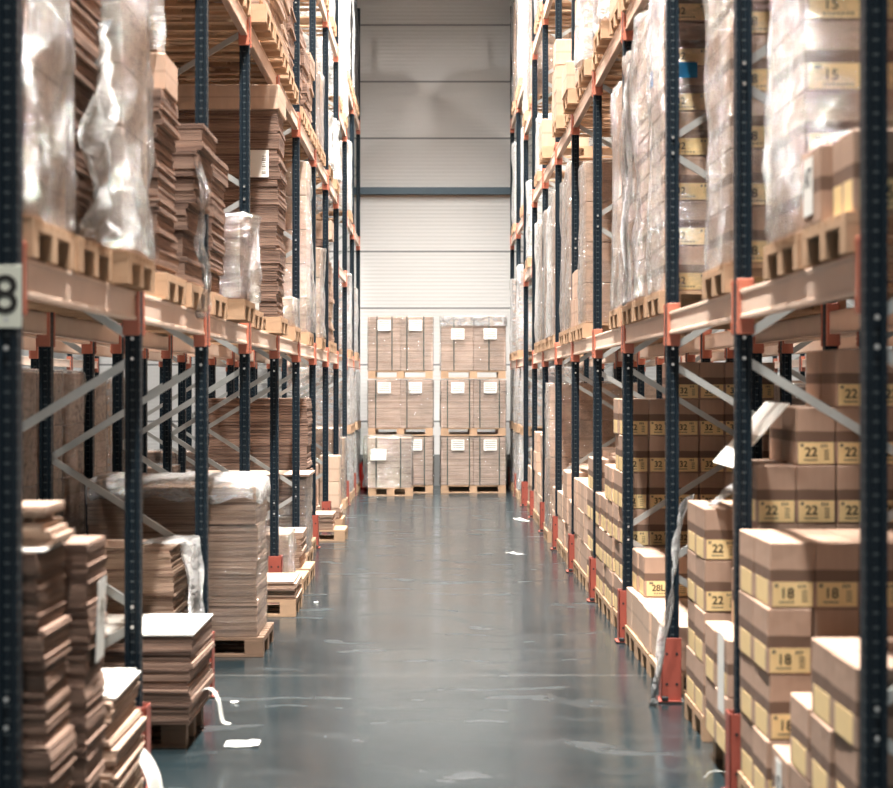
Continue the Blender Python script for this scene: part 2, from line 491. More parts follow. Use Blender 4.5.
def carton(x, y, z, sx, sy, sz, label, mat='carton_banded', num=None, faces='', group=None, rot=0., parent=None):
    if parent is not None:
        o = link('carton', carton_body(sx, sy, sz, mat), (x, y, z), (0, 0, rot), parent)
    else:
        o = link('cardboard_box', carton_body(sx, sy, sz, mat), (x, y, z), (0, 0, rot))
        tag(o, label, 'box', group)
    for f in faces: add_label(o, sx, sy, sz, f, num if f == 'F' else None)
    return o
COLW = ['aisle', 'second', 'third', 'fourth', 'fifth', 'sixth', 'seventh']
LAYW = ['bottom', 'second', 'third', 'fourth', 'fifth', 'sixth', 'seventh', 'eighth']
VIS = {0: '000 001 002 010 011 012 100 101 102 110 111 112 200 201 202 210 211 212 310 311 312',
       1: '000 001 010',
       2: '000 001 002 003 010 011 012 013 100 101 102 103 110 111 112 113 200 201 202 203 210 211 212 213 300 301 302 303 310 311 312 313 400 401 402 403 410 411 412 413 510 511 512 513',
       3: '000 001 010 011',
       4: '000 001 002 003 004 010 011 012 013 014 100 101 102 103 104 105 110 111 112 113 114 115 200 201 202 203 204 205 206 210 211 212 213 214 215 216 300 301 302 303 304 305 306 400 401 402 403 404 405 406',
       5: '000 001 002 003 010 011 012 013 100 101 102 103 110 111 112 113',
       6: '000 010 100 110',
       7: '000 010 100 110 210',
       8: '000 010 100 200',
       9: '000 010 100 110',
       10: '000 001 002 003 004 005 010 011 012 013 014 015 100 101 102 103 104 105 200 201 202 203 204 205 206 210 211 212 213 214 215 216 300 301 302 303 304 305 306 400 401 402 403 404 405 406 500 501 502 503 504 505 506',
       11: '000 001 002 003 010 011 012 013 020 021 022 023',
       12: '000 001 002 010 011 012',
       13: '000 001 002 003 010 011 012 013 110 111 112 113 114',
       14: '000 001 002 010 011 012 100 101 102 103 110 111 112 113',
       15: '000 001 002 010 011 012 100 101 102 103 110 111 112 113',
       16: '000 001 010 011 100 101 102 103 110 111 112 113',
       17: '000 001 002 010 011 012',
       18: '000 001 010 011 100 101 102 110 111 112',
       19: '000 001 010 011 100 101 102 110 111 112 200 201 202 210 211 212',
       20: '000 001 002 010 011 012',
       21: '000 001 002 003 010 011 012 013',
       22: '000 001 010 011',
       23: '000 001 002 003 010 011 012 013',
       24: '010 011 012',
       25: '000 001 010 011',
       26: '000 010 100',
       27: '000 001 010 011',
       28: '000 010',
       29: '000 001 002 010 011 012',
       30: '000 010',
       31: '000 001 002 010 011',
       32: '',
       33: '000 010 100',
       34: '000 001 010 011'}
STK = [0]
ALLC = {}
def carton_stack(side, x_front, y0, z0, heights, where, num=None, sx=.2, sy=.4, sz=.29, ny=2, mat='carton_banded', jit=.008, word=None, vis=None, faces=True):
    """free cartons in columns from the aisle inwards; heights[c] layers in column c (or a (near, far) tuple)"""
    word = word or (f'carton marked {num}' if num else 'brown carton')
    fs = 'L' if side > 0 else 'R'
    sid = STK[0]; STK[0] += 1
    seen = VIS.get(sid)                      # cartons buried inside a stack and out of sight are left out
    for c, hh in enumerate(heights):
        hs = hh if isinstance(hh, tuple) else (hh,)*ny
        for r in range(ny):
            for l in range(hs[r]):
                if seen is not None and f'{c}{r}{l}' not in seen.split(): continue
                jr = random.Random(f'{sid}{c}{r}{l}')
                x = side*(x_front + sx*(c+.5)) + jr.uniform(-jit, jit)*(0.3 if c else 1)
                y = y0 + sy*(r+.5) + jr.uniform(-jit, jit)*.25
                f = ('F' if (r == 0 and num and faces) else '') + (fs if (c == 0 and faces and mat == 'carton_banded') else '')
                rr = ('near', 'far')[r] if ny == 2 else (('near', 'middle', 'far')[r] if ny == 3 else ORD[r]+' row')
                if ny == 1: rr = ''
                lab = f'{word}, {LAYW[l]} layer, {rr} {COLW[c]} column, {where}'.replace('  ', ' ')
                ALLC[lab] = (sid, f'{c}{r}{l}')
                carton(x, y, z0+l*sz+.0006*l, sx-.004, sy-.004, sz-.001, lab, mat, num, f, f'cartons stacked in {where}', jr.uniform(-.012, .012) if c == 0 else jr.uniform(-.006, .006))

# ------------------------------------------------------------------ film and sheet piles
FM = {}
def film_mesh(wx, wy, h, seed, mat='film', loose=.02, nu=56, nv=30, top=True, lean=0., waist=0., flare=0., z_bot=0.):
    key = (round(wx, 2), round(wy, 2), round(h, 2), seed, mat, loose, lean, waist)
    if key in FM: return FM[key]
    bm = bmesh.new(); off = Vector((seed*3.7, seed*1.3, seed*2.1))
    rings = []
    for j in range(nv+1):
        v = j/nv; z = z_bot+(h-z_bot)*v; ring = []
        for i in range(nu):
            a = 2*PI*i/nu + PI/4
            c, s = math.cos(a), math.sin(a)
            q = (abs(c)**26+abs(s)**26)**(-1/26)     # nearly square section
            px, py = wx/2*c*q, wy/2*s*q
            n = noise.noise(Vector((px*2.2, py*2.2, z*1.6))+off)*.6 + noise.noise(Vector((px*6, py*6, z*5))+off)*.4
            k = max(0., .25+n)*loose*2 + .012
            k -= waist*math.sin(v*PI)*max(0, noise.noise(Vector((px, py, 1))+off)+.4)
            k += flare*(1-v)**3
            nx, ny = c*q, s*q
            ln = math.hypot(nx, ny); ring.append(bm.verts.new((px+nx/ln*k+lean*v, py+ny/ln*k, z+n*loose*.4*v)))
        rings.append(ring)
    for j in range(nv):
        for i in range(nu):
            bm.faces.new((rings[j][i], rings[j][(i+1) % nu], rings[j+1][(i+1) % nu], rings[j+1][i]))
    if top:
        prev = rings[-1]
        for f in (.8, .45):
            ring = []
            for i, v0 in enumerate(rings[-1]):
                ring.append(bm.verts.new((lean+(v0.co.x-lean)*f, v0.co.y*f, h+.012+noise.noise(v0.co*4*f+off)*loose*.6)))
            for i in range(nu): bm.faces.new((prev[i], prev[(i+1) % nu], ring[(i+1) % nu], ring[i]))
            prev = ring
        bm.faces.new(prev)
    me = mesh_of(bm, 'stretch_film', mat, True); FM[key] = me; return me

SM = {}
def sheet_bundle(wx, wy, h, seed, th, mat, jit):
    key = (round(wx, 2), round(wy, 2), round(h, 3), seed, th, mat)
    if key in SM: return SM[key]
    r = random.Random(seed); bm = bmesh.new()
    n = max(1, int(round(h/th))); t = h/n; ox = oy = 0.
    for i in range(n):
        if r.random() < .5: ox, oy = r.uniform(-jit, jit), r.uniform(-jit, jit)
        ax, ay = ox+r.uniform(-.3, .3)*jit, oy+r.uniform(-.3, .3)*jit
        add_box(bm, -wx/2+ax, wx/2+ax, -wy/2+ay, wy/2+ay, i*t+.0006, (i+1)*t-t*.16)
    me = mesh_of(bm, 'bundle', mat); SM[key] = me; return me
def sheet_stack(x, y, z, wx, wy, h, label, th=.014, bundles=6, mat='sheets', jit=.012, bjit=.02, rot=0., lean=(0, 0), group='piles of flattened cartons', film=None, seed=None, tiltx=0.):
    o = link('flat_carton_pile', None, (x, y, z), (0, tiltx, rot)); tag(o, label, 'cardboard stack', group)
    bh = h/bundles; seed = seed or R.randrange(1000)
    r = random.Random(seed)
    for b in range(bundles):
        link('bundle', sheet_bundle(wx, wy, bh, (seed+b) % 5, th, mat, jit), (lean[0]*b/bundles+r.uniform(-bjit, bjit), lean[1]*b/bundles+r.uniform(-bjit, bjit), b*bh), (0, 0, r.uniform(-.02, .02)), o)
    if film:
        fm, lo = film
        link('stretch_film', film_mesh(wx+.04, wy+.04, h+.01, seed % 7, fm, lo), (0, 0, 0), (0, 0, 0), o)
    return o

def wrapped_load(side, x, y, z, wx, wy, h, label, near=False, mat='carton_banded', film='film', loose=.02, num=None, seed=None, topmat=None, group='film-wrapped pallet loads', lean=0., nl=None, waist=0.):
    o = link('wrapped_load', None, (x, y, z)); tag(o, label, 'wrapped load', group)
    seed = R.randrange(50) if seed is None else seed
    if near:
        nl = nl or max(1, int(round(h/.30))); ch = h/nl; cw = wx/3; cd = wy/2
        for l in range(nl):
            for c in range(3):
                for r in range(2):
                    if c == 1 and r == 1 and l < nl-1: continue
                    xx = (-wx/2 + cw*(c+.5))
                    f = 'F' if r == 0 and num else ''
                    carton(xx, -wy/2+cd*(r+.5), l*ch, cw-.005, cd-.005, ch-.003, None, mat, num, f, parent=o)
    else:
        nl = nl or max(1, int(round(h/.42))); ch = h/nl
        for l in range(nl):
            m = topmat if (topmat and l == nl-1) else mat
            for c in range(2):
                link('carton', carton_body(wx/2-.008, wy-.01, ch-.006, m), ((c-.5)*wx/2, 0, l*ch), (0, 0, 0), o)
    if film:
        link('stretch_film', film_mesh(wx, wy, h, seed % 6, film, loose, lean=lean, waist=waist), (0, 0, .004), (0, 0, 0), o)
    return o

def slot_y(side, bay, slot): return YK(side, bay) + (.5, 1.4, 2.3)[slot]
SLW = ['near', 'middle', 'far']
XC = 2.04                                    # pallet centre in row 1
ROWC = {1: 2.04, 2: 3.31, 3: 7.1}
SEEN2 = '-1 2 2 0 0,-1 2 2 0 1,-1 2 2 0 2,-1 2 3 0 0,-1 2 3 0 1,-1 2 3 0 2,-1 2 4 0 2,-1 2 5 0 0,-1 2 5 0 1,-1 2 6 0 1,-1 2 8 0 0,1 2 1 1 2,1 2 2 0 1,1 2 2 0 2,1 2 2 1 0,1 2 3 0 0,1 2 4 0 0,1 2 5 0 2,1 2 6 0 0,1 2 6 0 2'.split(',')
LASTK = ['']
ALL2 = {}
def unseen(*k):
    LASTK[0] = ' '.join(map(str, k))
    return SEEN2 is not None and k[1] > 1 and ' '.join(map(str, k)) not in SEEN2
def spot(side, row, bay, lev, slot, y=None, xo=0.):
    z = 0. if lev == 0 else levels(bay)[lev]
    return side*(ROWC[row]+xo), (slot_y(side, bay, slot) if y is None else y), z
def plab(side, row, bay, lev, slot, what='pallet'):
    return f'wooden {what}, {SLW[slot]} slot of ' + place(side, row, bay, lev).replace(',', ' on')
def L_wrapped(side, bay, lev, slot, h, adj, row=1, near=False, y=None, xo=0., pal=True, wx=1.14, wy=.76, **kw):
    sd = R.randrange(50)
    if unseen(side, row, bay, lev, slot): return
    kw.setdefault('seed', sd)
    x, yy, z = spot(side, row, bay, lev, slot, y, xo)
    if pal: pallet(side, x, yy, z+.001, plab(side, row, bay, lev, slot), near or (row == 1 and bay < 4))
    ALL2[f'{adj}, {SLW[slot]} slot of ' + place(side, row, bay, lev).replace(',', ' on')] = LASTK[0]
    return wrapped_load(side, x, yy, z+PH+.003, wx, wy, h, f'{adj}, {SLW[slot]} slot of ' + place(side, row, bay, lev).replace(',', ' on'), near, **kw)
def L_sheets(side, bay, lev, slot, h, adj, row=1, y=None, xo=0., wx=1.1, wy=.76, **kw):
    sd = R.randrange(1, 1000)
    if unseen(side, row, bay, lev, slot): return
    kw.setdefault('seed', sd)
    x, yy, z = spot(side, row, bay, lev, slot, y, xo)
    pallet(side, x, yy, z+.001, plab(side, row, bay, lev, slot), row == 1 and bay < 4)
    ALL2[f'{adj}, {SLW[slot]} slot of ' + place(side, row, bay, lev).replace(',', ' on')] = LASTK[0]
    return sheet_stack(x, yy, z+PH+.003, wx, wy, h, f'{adj}, {SLW[slot]} slot of ' + place(side, row, bay, lev).replace(',', ' on'), **kw)
def L_pallet(side, bay, lev, slot, row=1, y=None, xo=0., near=None):
    x, yy, z = spot(side, row, bay, lev, slot, y, xo)
    pallet(side, x, yy, z+.001, plab(side, row, bay, lev, slot), (bay < 4) if near is None else near)
    return x, yy, z+PH+.003

# ================================================================== RIGHT, floor
XF = 1.47
def wh(bay, slot, lev=0, side=1, row=1): return f'{SLW[slot]} slot, ' + place(side, row, bay, lev).replace(',', ' on')
shell = lambda c, r, l, h: True
def right_floor(bay, slot, heights, num=None, y=None, xf=XF, mat='carton_banded', **kw):
    yy = slot_y(1, bay, slot) if y is None else y
    pallet(1, xf+.6, yy, .001, plab(1, 1, bay, 0, slot), bay < 5)
    carton_stack(1, xf+.01, yy-.4, PH+.003, heights, f'{SLW[slot]} pallet, {ORD[bay]} right bay', num, mat=mat, **kw)
right_floor(0, 0, [3, 3, 3, 3, 3, 3], None, y=7.10, xf=1.455)
right_floor(0, 1, [(2, 1), (0, 0), (1, 1), (1, 1), (1, 1)], None, y=7.98, xf=1.455)
right_floor(0, 2, [4, 4, 4, 4, 4, 4], '18', y=8.86, xf=1.455)
# short front column and the tall '22' cartons behind it
pallet(1, 1.50+.6, 9.98, .001, plab(1, 1, 1, 0, 0), True)
carton_stack(1, 1.455, 9.60, PH+.003, [(2, 2)], 'short stack, near pallet, second right bay', None, sx=.14)
carton_stack(1, 1.602, 9.60, PH+.003, [5, 6, 7, 7, 7], 'near pallet, second right bay', '22')
right_floor(1, 1, [4, 4, 3, 3, 3, 3], '22', y=11.18, xf=1.50)
right_floor(2, 0, [1, 1, 1, 1, 1, 1], None, y=12.85, mat='carton_light')
right_floor(2, 1, [1, 1, 1, 1, 1], None, y=13.70, mat='carton_light')
pallet(1, XF+.6, 14.53, .001, plab(1, 1, 2, 0, 2), True)
carton_stack(1, XF+.01, 14.13, PH+.003, [1, 1, 1, 1, 1, 1], 'far pallet, third right bay', None, mat='carton_light')
carton_stack(1, XF+.06, 14.15, PH+.296, [1, 1], 'far pallet, third right bay', '28L', sx=.37, sy=.39, sz=.30, word='large carton marked 28L')
right_floor(3, 0, [6, 6, 7, 7, 7, 7], '32', y=15.62, xf=1.48)
right_floor(3, 1, [4, 4, 3, 3, 3], '32', sy=.27, ny=3, y=16.48)
right_floor(3, 2, [3, 4, 4, 4], None, sx=.3, y=17.32)
right_floor(4, 0, [4, 5, 5, 4], None, sx=.3)
right_floor(4, 1, [3, 4, 5], None, sx=.3, mat='carton_plain')
right_floor(4, 2, [3, 4, 4], None, sx=.3, mat='carton_plain')
right_floor(5, 0, [2, 4, 4], None, sx=.3, mat='carton_plain')
right_floor(5, 1, [3, 3, 3], None, sx=.3, mat='carton_plain')
right_floor(5, 2, [2, 3, 3], None, mat='carton_light')
right_floor(6, 0, [2, 3, 3], None, mat='carton_plain')
L_wrapped(1, 6, 0, 1, 1.88, 'tall kraft load under white film', mat='carton_plain', film='film', xo=-.02)
right_floor(6, 2, [3, 3, 3], None, mat='carton_light')
right_floor(7, 0, [4, 4], None, sx=.3, mat='carton_plain')
right_floor(7, 1, [2, 3, 3], None, mat='carton_light')
right_floor(7, 2, [4, 4], None, sx=.3, mat='carton_plain')
right_floor(8, 0, [3, 3], None, sx=.3, mat='carton_light')
right_floor(8, 1, [2, 2], None, sx=.3, mat='carton_plain')
for side in (-1, 1):
    for bay in (9, 10):
        for sl in ((0, 2) if side > 0 else (1, 2)):
            L_wrapped(side, bay, 0, sl, .98, 'lower grey-filmed load of a double stack', mat='wrapped_board', film='film_white')
            x, yy, z = spot(side, 1, bay, 0, sl)
            pallet(side, x, yy, 1.165, f'raised pallet between the two loads, {SLW[sl]} slot, {ORD[bay]} {SIDE[side]} bay')
            wrapped_load(side, x, yy, 1.312, 1.14, .76, .98, f'upper grey-filmed load of a double stack, {SLW[sl]} slot, {ORD[bay]} {SIDE[side]} bay', mat='wrapped_board', film='film_white')

# white sheet leaning on the 22 cartons
bm = bmesh.new()
add_box(bm, -.215, .215, -.345, .345, 0, .006)
me = mesh_of(bm, 'white_board', 'board_white')
o = link('white_board', me, (1.642, 10.02, 1.744), (0, -math.atan2(.325, .285), 0))
tag(o, 'white cardboard lid leaning against the stacked cartons marked 22', 'board')

# film tail hanging beside the fourth upright
def ribbon(name, pts, w, mat, label, cat, wdir=(0, 1, 0), wob=.0, th=.0015, parent=None):
    bm = bmesh.new(); rows = []
    wd = Vector(wdir).normalized()
    n = 28; P = [Vector(p) for p in pts]
    def at(t):
        f = t*(len(P)-1); i = min(int(f), len(P)-2); u = f-i
        p0 = P[max(i-1, 0)]; p1 = P[i]; p2 = P[i+1]; p3 = P[min(i+2, len(P)-1)]
        return .5*((2*p1)+(p2-p0)*u+(2*p0-5*p1+4*p2-p3)*u*u+(3*p1-p0-3*p2+p3)*u**3)
    ws = w if isinstance(w, (list, tuple)) else (w, w)
    for i in range(n+1):
        t = i/n; c = at(t); f = t*(len(ws)-1); k = min(int(f), len(ws)-2); ww = ws[k]+(ws[k+1]-ws[k])*(f-k)
        row = []
        for j in range(7):
            s = j/6-.5
            d = noise.noise(Vector((s*5, t*6, len(label))))*wob
            row.append(bm.verts.new(c + wd*(s*ww) + Vector((d, 0, d*.4))))
        rows.append(row)
    for i in range(n):
        for j in range(6): bm.faces.new((rows[i][j], rows[i][j+1], rows[i+1][j+1], rows[i+1][j]))
    bmesh.ops.solidify(bm, geom=bm.faces[:], thickness=th)
    if parent is not None: return link(name, mesh_of(bm, name, mat, True), -parent.location, parent=parent)
    o = link(name, mesh_of(bm, name, mat, True)); tag(o, label, cat); return o
ribbon('film_tail', [(1.54, 11.64, 1.33), (1.50, 11.74, 1.22), (1.475, 11.80, .92), (1.43, 11.85, .55), (1.37, 12.0, .04), (1.36, 12.03, .004)], (.08, .20, .14, .12, .07), 'film_white',
       'white film tail hanging off cartons marked 22, beside the third right upright', 'film', (.25, 1, 0), .06)
ribbon('film_scrap', [(1.56, 10.85, 1.317), (1.66, 10.9, 1.40), (1.80, 11.1, 1.43), (1.92, 11.3, 1.317)], (.1, .5, .4, .12), 'film_white',
       'crumpled film heaped on the cartons marked 22, second right bay', 'film', (0, 1, 0), .07)

# ================================================================== RIGHT, first shelf
z1 = LZ[1]
x, yy, z = L_pallet(1, 0, 1, 0, y=7.11, xo=-.01)
carton_stack(1, 1.465, 6.72, z, [1, 1, 1], 'near pallet, first right shelf bay', '15', sx=.4, sy=.185, ny=2, word='small carton marked 15')
for i in range(2):
    cj = carton(1.43+.2, 7.12+.095+i*.19+.02, z, .4, .185, .289, f'brown carton jutting over the aisle, {("near", "far")[i]} one, first right shelf', num='15', faces='', group='cartons on the first right shelf')
pp = boxes_mesh('paper_note', 'paper', [(-.0015, 0, -.09, .09, -.11, .11)])
o = link('paper_note', pp, (-.202, -.06, .15), parent=cj)
link('print', text_mesh('AT', .10), (-.0022, 0, .03), (PI/2, 0, -PI/2), o)
L_wrapped(1, 0, 1, 1, 1.98, 'tall carton load in clear film', near=True, num='15', y=8.05, film='film', loose=.035, seed=1)
L_wrapped(1, 1, 1, 0, 2.0, 'tall carton load in clear film', near=True, num='18', y=9.98, film='film', loose=.04, seed=2)
o = L_wrapped(1, 2, 1, 0, 2.02, 'tall wrinkle-filmed cartons with blue tape', near=True, num='32', y=12.75, film='film_silver' if 0 else 'film', loose=.03, seed=3)
link('blue_tape', boxes_mesh('blue_tape', 'blue_tape', [(-.55, -.36, -.425, -.421, 1.36, 1.46), (-.612, -.608, -.1, .05, 1.36, 1.46)]), parent=o)
L_wrapped(1, 2, 1, 1, 1.98, 'tall carton load in dull grey film', near=True, y=13.62, film='film', loose=.045, seed=4)
o4 = L_wrapped(1, 2, 1, 2, 1.86, 'tall cartons edged with white film', near=True, y=14.46, wy=.68, film='film_white' if 0 else 'film', loose=.05, seed=5)
ribbon('stretch_film', [(1.47, 14.30, 4.42), (1.42, 14.28, 4.05), (1.44, 14.30, 3.6), (1.41, 14.27, 3.15), (1.43, 14.30, 2.62)], (.12, .2, .16, .2, .14), 'film_white',
       'bunch', 'film', (.3, 1, 0), .05, parent=o4)
L_wrapped(1, 3, 1, 0, 1.78, 'carton load in scuffed clear film', y=15.55, film='film', loose=.03, mat='carton_plain', seed=0)
L_wrapped(1, 4, 1, 1, 1.58, 'banded carton load in clear film', mat='carton_plain', seed=1)
x, yy, z = L_pallet(1, 4, 1, 2)
carton_stack(1, 1.45, yy-.39, z, [2, 3, 3], 'far pallet, fifth right shelf bay', None, sx=.3, mat='carton_plain')
L_wrapped(1, 5, 1, 0, 1.80, 'kraft carton load with loose film', mat='carton_plain', loose=.04, seed=2)
L_wrapped(1, 5, 1, 1, 1.72, 'kraft carton load with clear film', mat='carton_plain', seed=3)
L_wrapped(1, 6, 1, 0, 1.78, 'kraft load with light top carton', mat='carton_plain', topmat='carton_light', seed=4)
L_wrapped(1, 6, 1, 1, 1.66, 'kraft load with milky film', mat='carton_plain', film='film_white', seed=5)
L_wrapped(1, 6, 1, 2, 1.7, 'kraft load with clear film', mat='carton_plain', seed=1)
L_wrapped(1, 7, 1, 0, 1.6, 'light kraft load with clear film', mat='carton_light', seed=2)
L_wrapped(1, 7, 1, 1, 1.72, 'kraft load with milky film', mat='carton_plain', film='film_white', seed=3)
L_sheets(1, 10, 1, 0, 1.6, 'tall pile of flattened brown cartons', mat='sheets_dark', th=.03, bundles=5)
L_wrapped(1, 9, 1, 2, 1.5, 'grey-filmed load', mat='wrapped_board', film='film_white')
L_wrapped(1, 10, 1, 2, 1.4, 'grey-filmed load', mat='wrapped_board', film='film_white')

# ================================================================== RIGHT, second shelf
x, yy, z = L_pallet(1, 3, 2, 0); carton_stack(1, 1.44, yy-.39, z, [2, 3, 3], 'near pallet, fourth bay, second right shelf', None, sx=.3, mat='carton_plain')
L_wrapped(1, 3, 2, 1, .9, 'white film-bagged load', mat='carton_plain', film='film_white', loose=.06, xo=-.06)
L_sheets(1, 3, 2, 2, .7, 'low pile of flattened cartons', th=.03, bundles=3)
L_wrapped(1, 4, 2, 0, .95, 'white film-bagged load', mat='carton_plain', film='film_white', loose=.05, xo=-.05, wy=.66)
x, yy, z = L_pallet(1, 4, 2, 1); carton_stack(1, 1.42, yy-.39, z, [3, 3, 2], 'middle pallet, fifth bay, second right shelf', None, sx=.3, mat='carton_plain')
x, yy, z = L_pallet(1, 4, 2, 2, xo=-.08)
carton_stack(1, 1.35, yy-.39, z, [1, 1, 2], 'far pallet, fifth bay, second right shelf', None, sx=.3, mat='carton_plain')
x, yy, z = L_pallet(1, 5, 2, 1, xo=-.08); carton_stack(1, 1.36, yy-.3, z, [(3, 2), 2], 'middle pallet, sixth bay, second right shelf', None, sx=.3, mat='carton_plain')
x, yy, z = L_pallet(1, 5, 2, 0); carton_stack(1, 1.50, yy-.3, z, [1, 1], 'near pallet, sixth bay, second right shelf', None, sx=.3, mat='carton_plain')
x, yy, z = L_pallet(1, 6, 2, 1, xo=-.08); carton_stack(1, 1.36, yy-.3, z, [1, 1], 'middle pallet, seventh bay, second right shelf', None, sx=.3, sz=.36, mat='carton_plain')
L_wrapped(1, 7, 2, 1, .8, 'white film-wrapped low load', mat='carton_white', film='film_white', seed=2)
L_wrapped(1, 9, 2, 0, 1.3, 'white film-wrapped load', mat='carton_white', film='film_white', seed=2)
L_wrapped(1, 10, 2, 1, 1.5, 'white film-wrapped load', mat='carton_white', film='film_white', seed=3)
L_wrapped(1, 8, 2, 1, 1.2, 'white film-wrapped load', mat='carton_white', film='film_white', seed=4)
# third shelf
for bay, sl, h, mat, film, adj in ((4, 1, 1.5, 'carton_plain', 'film', 'kraft load in clear film'), (5, 0, 1.6, 'carton_plain', 'film', 'kraft load in clear film'),
                                   (5, 2, 1.7, 'carton_light', 'film_white', 'pale load in milky film'), (6, 1, 1.6, 'carton_plain', 'film', 'kraft load in clear film'),
                                   (7, 0, 1.7, 'carton_plain', 'film', 'kraft load in clear film'), (7, 1, 1.6, 'carton_light', 'film_white', 'pale load in milky film'),
                                   (8, 0, 1.9, 'carton_plain', 'film', 'kraft load in clear film'), (8, 2, 2.1, 'carton_light', 'film_white', 'pale load in milky film'),
                                   (9, 1, 2.0, 'carton_white', 'film_white', 'white load in bright film'), (9, 2, 1.9, 'carton_plain', 'film', 'kraft load in clear film'),
                                   (10, 1, 1.9, 'carton_plain', 'film', 'kraft load in clear film')):
    L_wrapped(1, bay, 3, sl, h, adj, mat=mat, film=film, loose=.03)

# ================================================================== LEFT, floor
# first bay: tall ragged piles of flattened cartons
pallet(-1, -1.97, 7.42, .001, 'wooden pallet under the tall ragged cardboard pile, first left bay', True, w=1.1)
sheet_stack(-1.87, 7.14, PH+.003, 1.0, .46, 1.25, 'tall ragged pile of flattened cartons in the first left bay', th=.006, bundles=9, mat='sheets_dark', jit=.007, bjit=.012, seed=11, lean=(-.05, 0))
o2 = sheet_stack(-1.87, 7.66, PH+.003, 1.0, .42, 1.24, 'second ragged pile behind the tallest one, first left bay', th=.006, bundles=9, mat='sheets_dark', jit=.007, bjit=.012, seed=15, lean=(.03, 0))
o = link('cover_sheet', boxes_mesh('cover_sheet', 'board_white', [(-.49, .49, -.225, .225, 0, .007)]), (-1.895, 7.13, PH+1.256)); tag(o, 'white lit-ledge sheet under the loose sheaf on the ragged pile, first left bay', 'sheet')  # white sheet added to paint in the lamp-bleached ledge of the pile
sheet_stack(-1.885, 7.20, PH+1.265, .96, .36, .15, 'loose sheaf of flattened cartons topping the ragged pile, first left bay', th=.012, bundles=2, jit=.03, seed=12, lean=(-.02, .03))
o = link('paper_note', boxes_mesh('paper_note', 'paper', [(0, .0015, -.09, .09, -.16, .16)]), (.54, .0, .92), (.05, .04, .0), o2)
link('print', text_mesh('9', .14, 'ink_grey'), (.0022, .01, .03), (PI/2, 0, PI/2), o)
pallet(-1, -1.98, 8.70, .001, 'wooden pallet under the short slumped pile, first left bay', True)
sheet_stack(-1.90, 8.60, PH+.003, 1.08, .84, .49, 'short slumped pile of flattened cartons before the second left upright', th=.012, bundles=5, jit=.02, bjit=.02, seed=21, lean=(-.05, .08))
sheet_stack(-1.93, 8.66, PH+.50, 1.04, .78, .03, 'white stepped sheets lying on the short slumped pile, first left bay', th=.010, bundles=3, mat='board_white', jit=.02, bjit=.03, seed=23)
# second bay
pallet(-1, -1.97, 11.0, .001, 'dark wooden pallet under the low white-topped pile, second left bay', True)
lowpile = sheet_stack(-1.90, 10.98, PH+.003, 1.14, .92, .475, 'low white-topped pile of flattened cartons jutting past second left upright', th=.016, bundles=5, mat='sheets_dark', jit=.010, bjit=.012, seed=31)
boxes_white = boxes_mesh('top_sheet', 'board_white', [(-.575, .575, -.465, .465, 0, .012)], .002)
o = link('cover_sheet', boxes_white, (-1.895, 10.98, PH+.484)); tag(o, 'white cover sheet on the low pile, second left bay', 'sheet')
pallet(-1, -2.15, 11.92, .001, 'wooden pallet under the half-wrapped pile, second left bay', True)
o = sheet_stack(-2.12, 11.98, PH+.003, 1.06, .62, .87, 'half-wrapped pile of flattened cartons, film sagging on its aisle side', th=.014, bundles=6, mat='sheets', jit=.01, bjit=.008, seed=41)
ribbon('stretch_film', [(-1.80, 11.95, 1.03), (-1.60, 11.97, 1.04), (-1.53, 11.98, .99), (-1.50, 12.0, .75), (-1.48, 12.0, .5), (-1.50, 11.98, .2)], (.5, .6, .66, .62, .64, .6), 'film_white',
       'drape', 'film', (0, 1, 0), .06, parent=o)
# third bay: the big wrapped pile
pallet(-1, -1.93, 14.60, .001, 'dark wooden pallet under the big wrapped pile, third left bay', True, w=.92, d=1.34)
o = sheet_stack(-1.935, 14.60, PH+.003, 1.24, .88, 1.10, 'big film-wrapped pile of flattened cartons with white cap, third left bay', th=.010, bundles=4, mat='sheets_fine', jit=.003, bjit=.003, seed=52)
link('stretch_film', film_mesh(1.25, .89, 1.10, 3, 'film_snug', .012), (0, 0, .004), parent=o)
def cap_mesh():
    bm = bmesh.new(); rings = []
    for f, z in ((1.035, 1.0), (1.045, 1.06), (1.03, 1.13), (.9, 1.17), (.6, 1.175), (.25, 1.16)):
        ring = []
        for i in range(64):
            a = 2*PI*i/64+PI/4; c, s = math.cos(a), math.sin(a); q = (abs(c)**8+abs(s)**8)**(-1/8)
            n = noise.noise(Vector((c*3, s*3, z*4)))
            ring.append(bm.verts.new((.64*c*q*f*(1+.02*n), .46*s*q*f*(1+.02*n), z+.035*n*(1 if z > 1.03 else 2))))
        rings.append(ring)
    for a, b in zip(rings, rings[1:]):
        for i in range(64): bm.faces.new((a[i], a[(i+1) % 64], b[(i+1) % 64], b[i]))
    bm.faces.new(rings[-1])
    return mesh_of(bm, 'film_cap', 'film_white', True)
link('film_cap', cap_mesh(), parent=o)
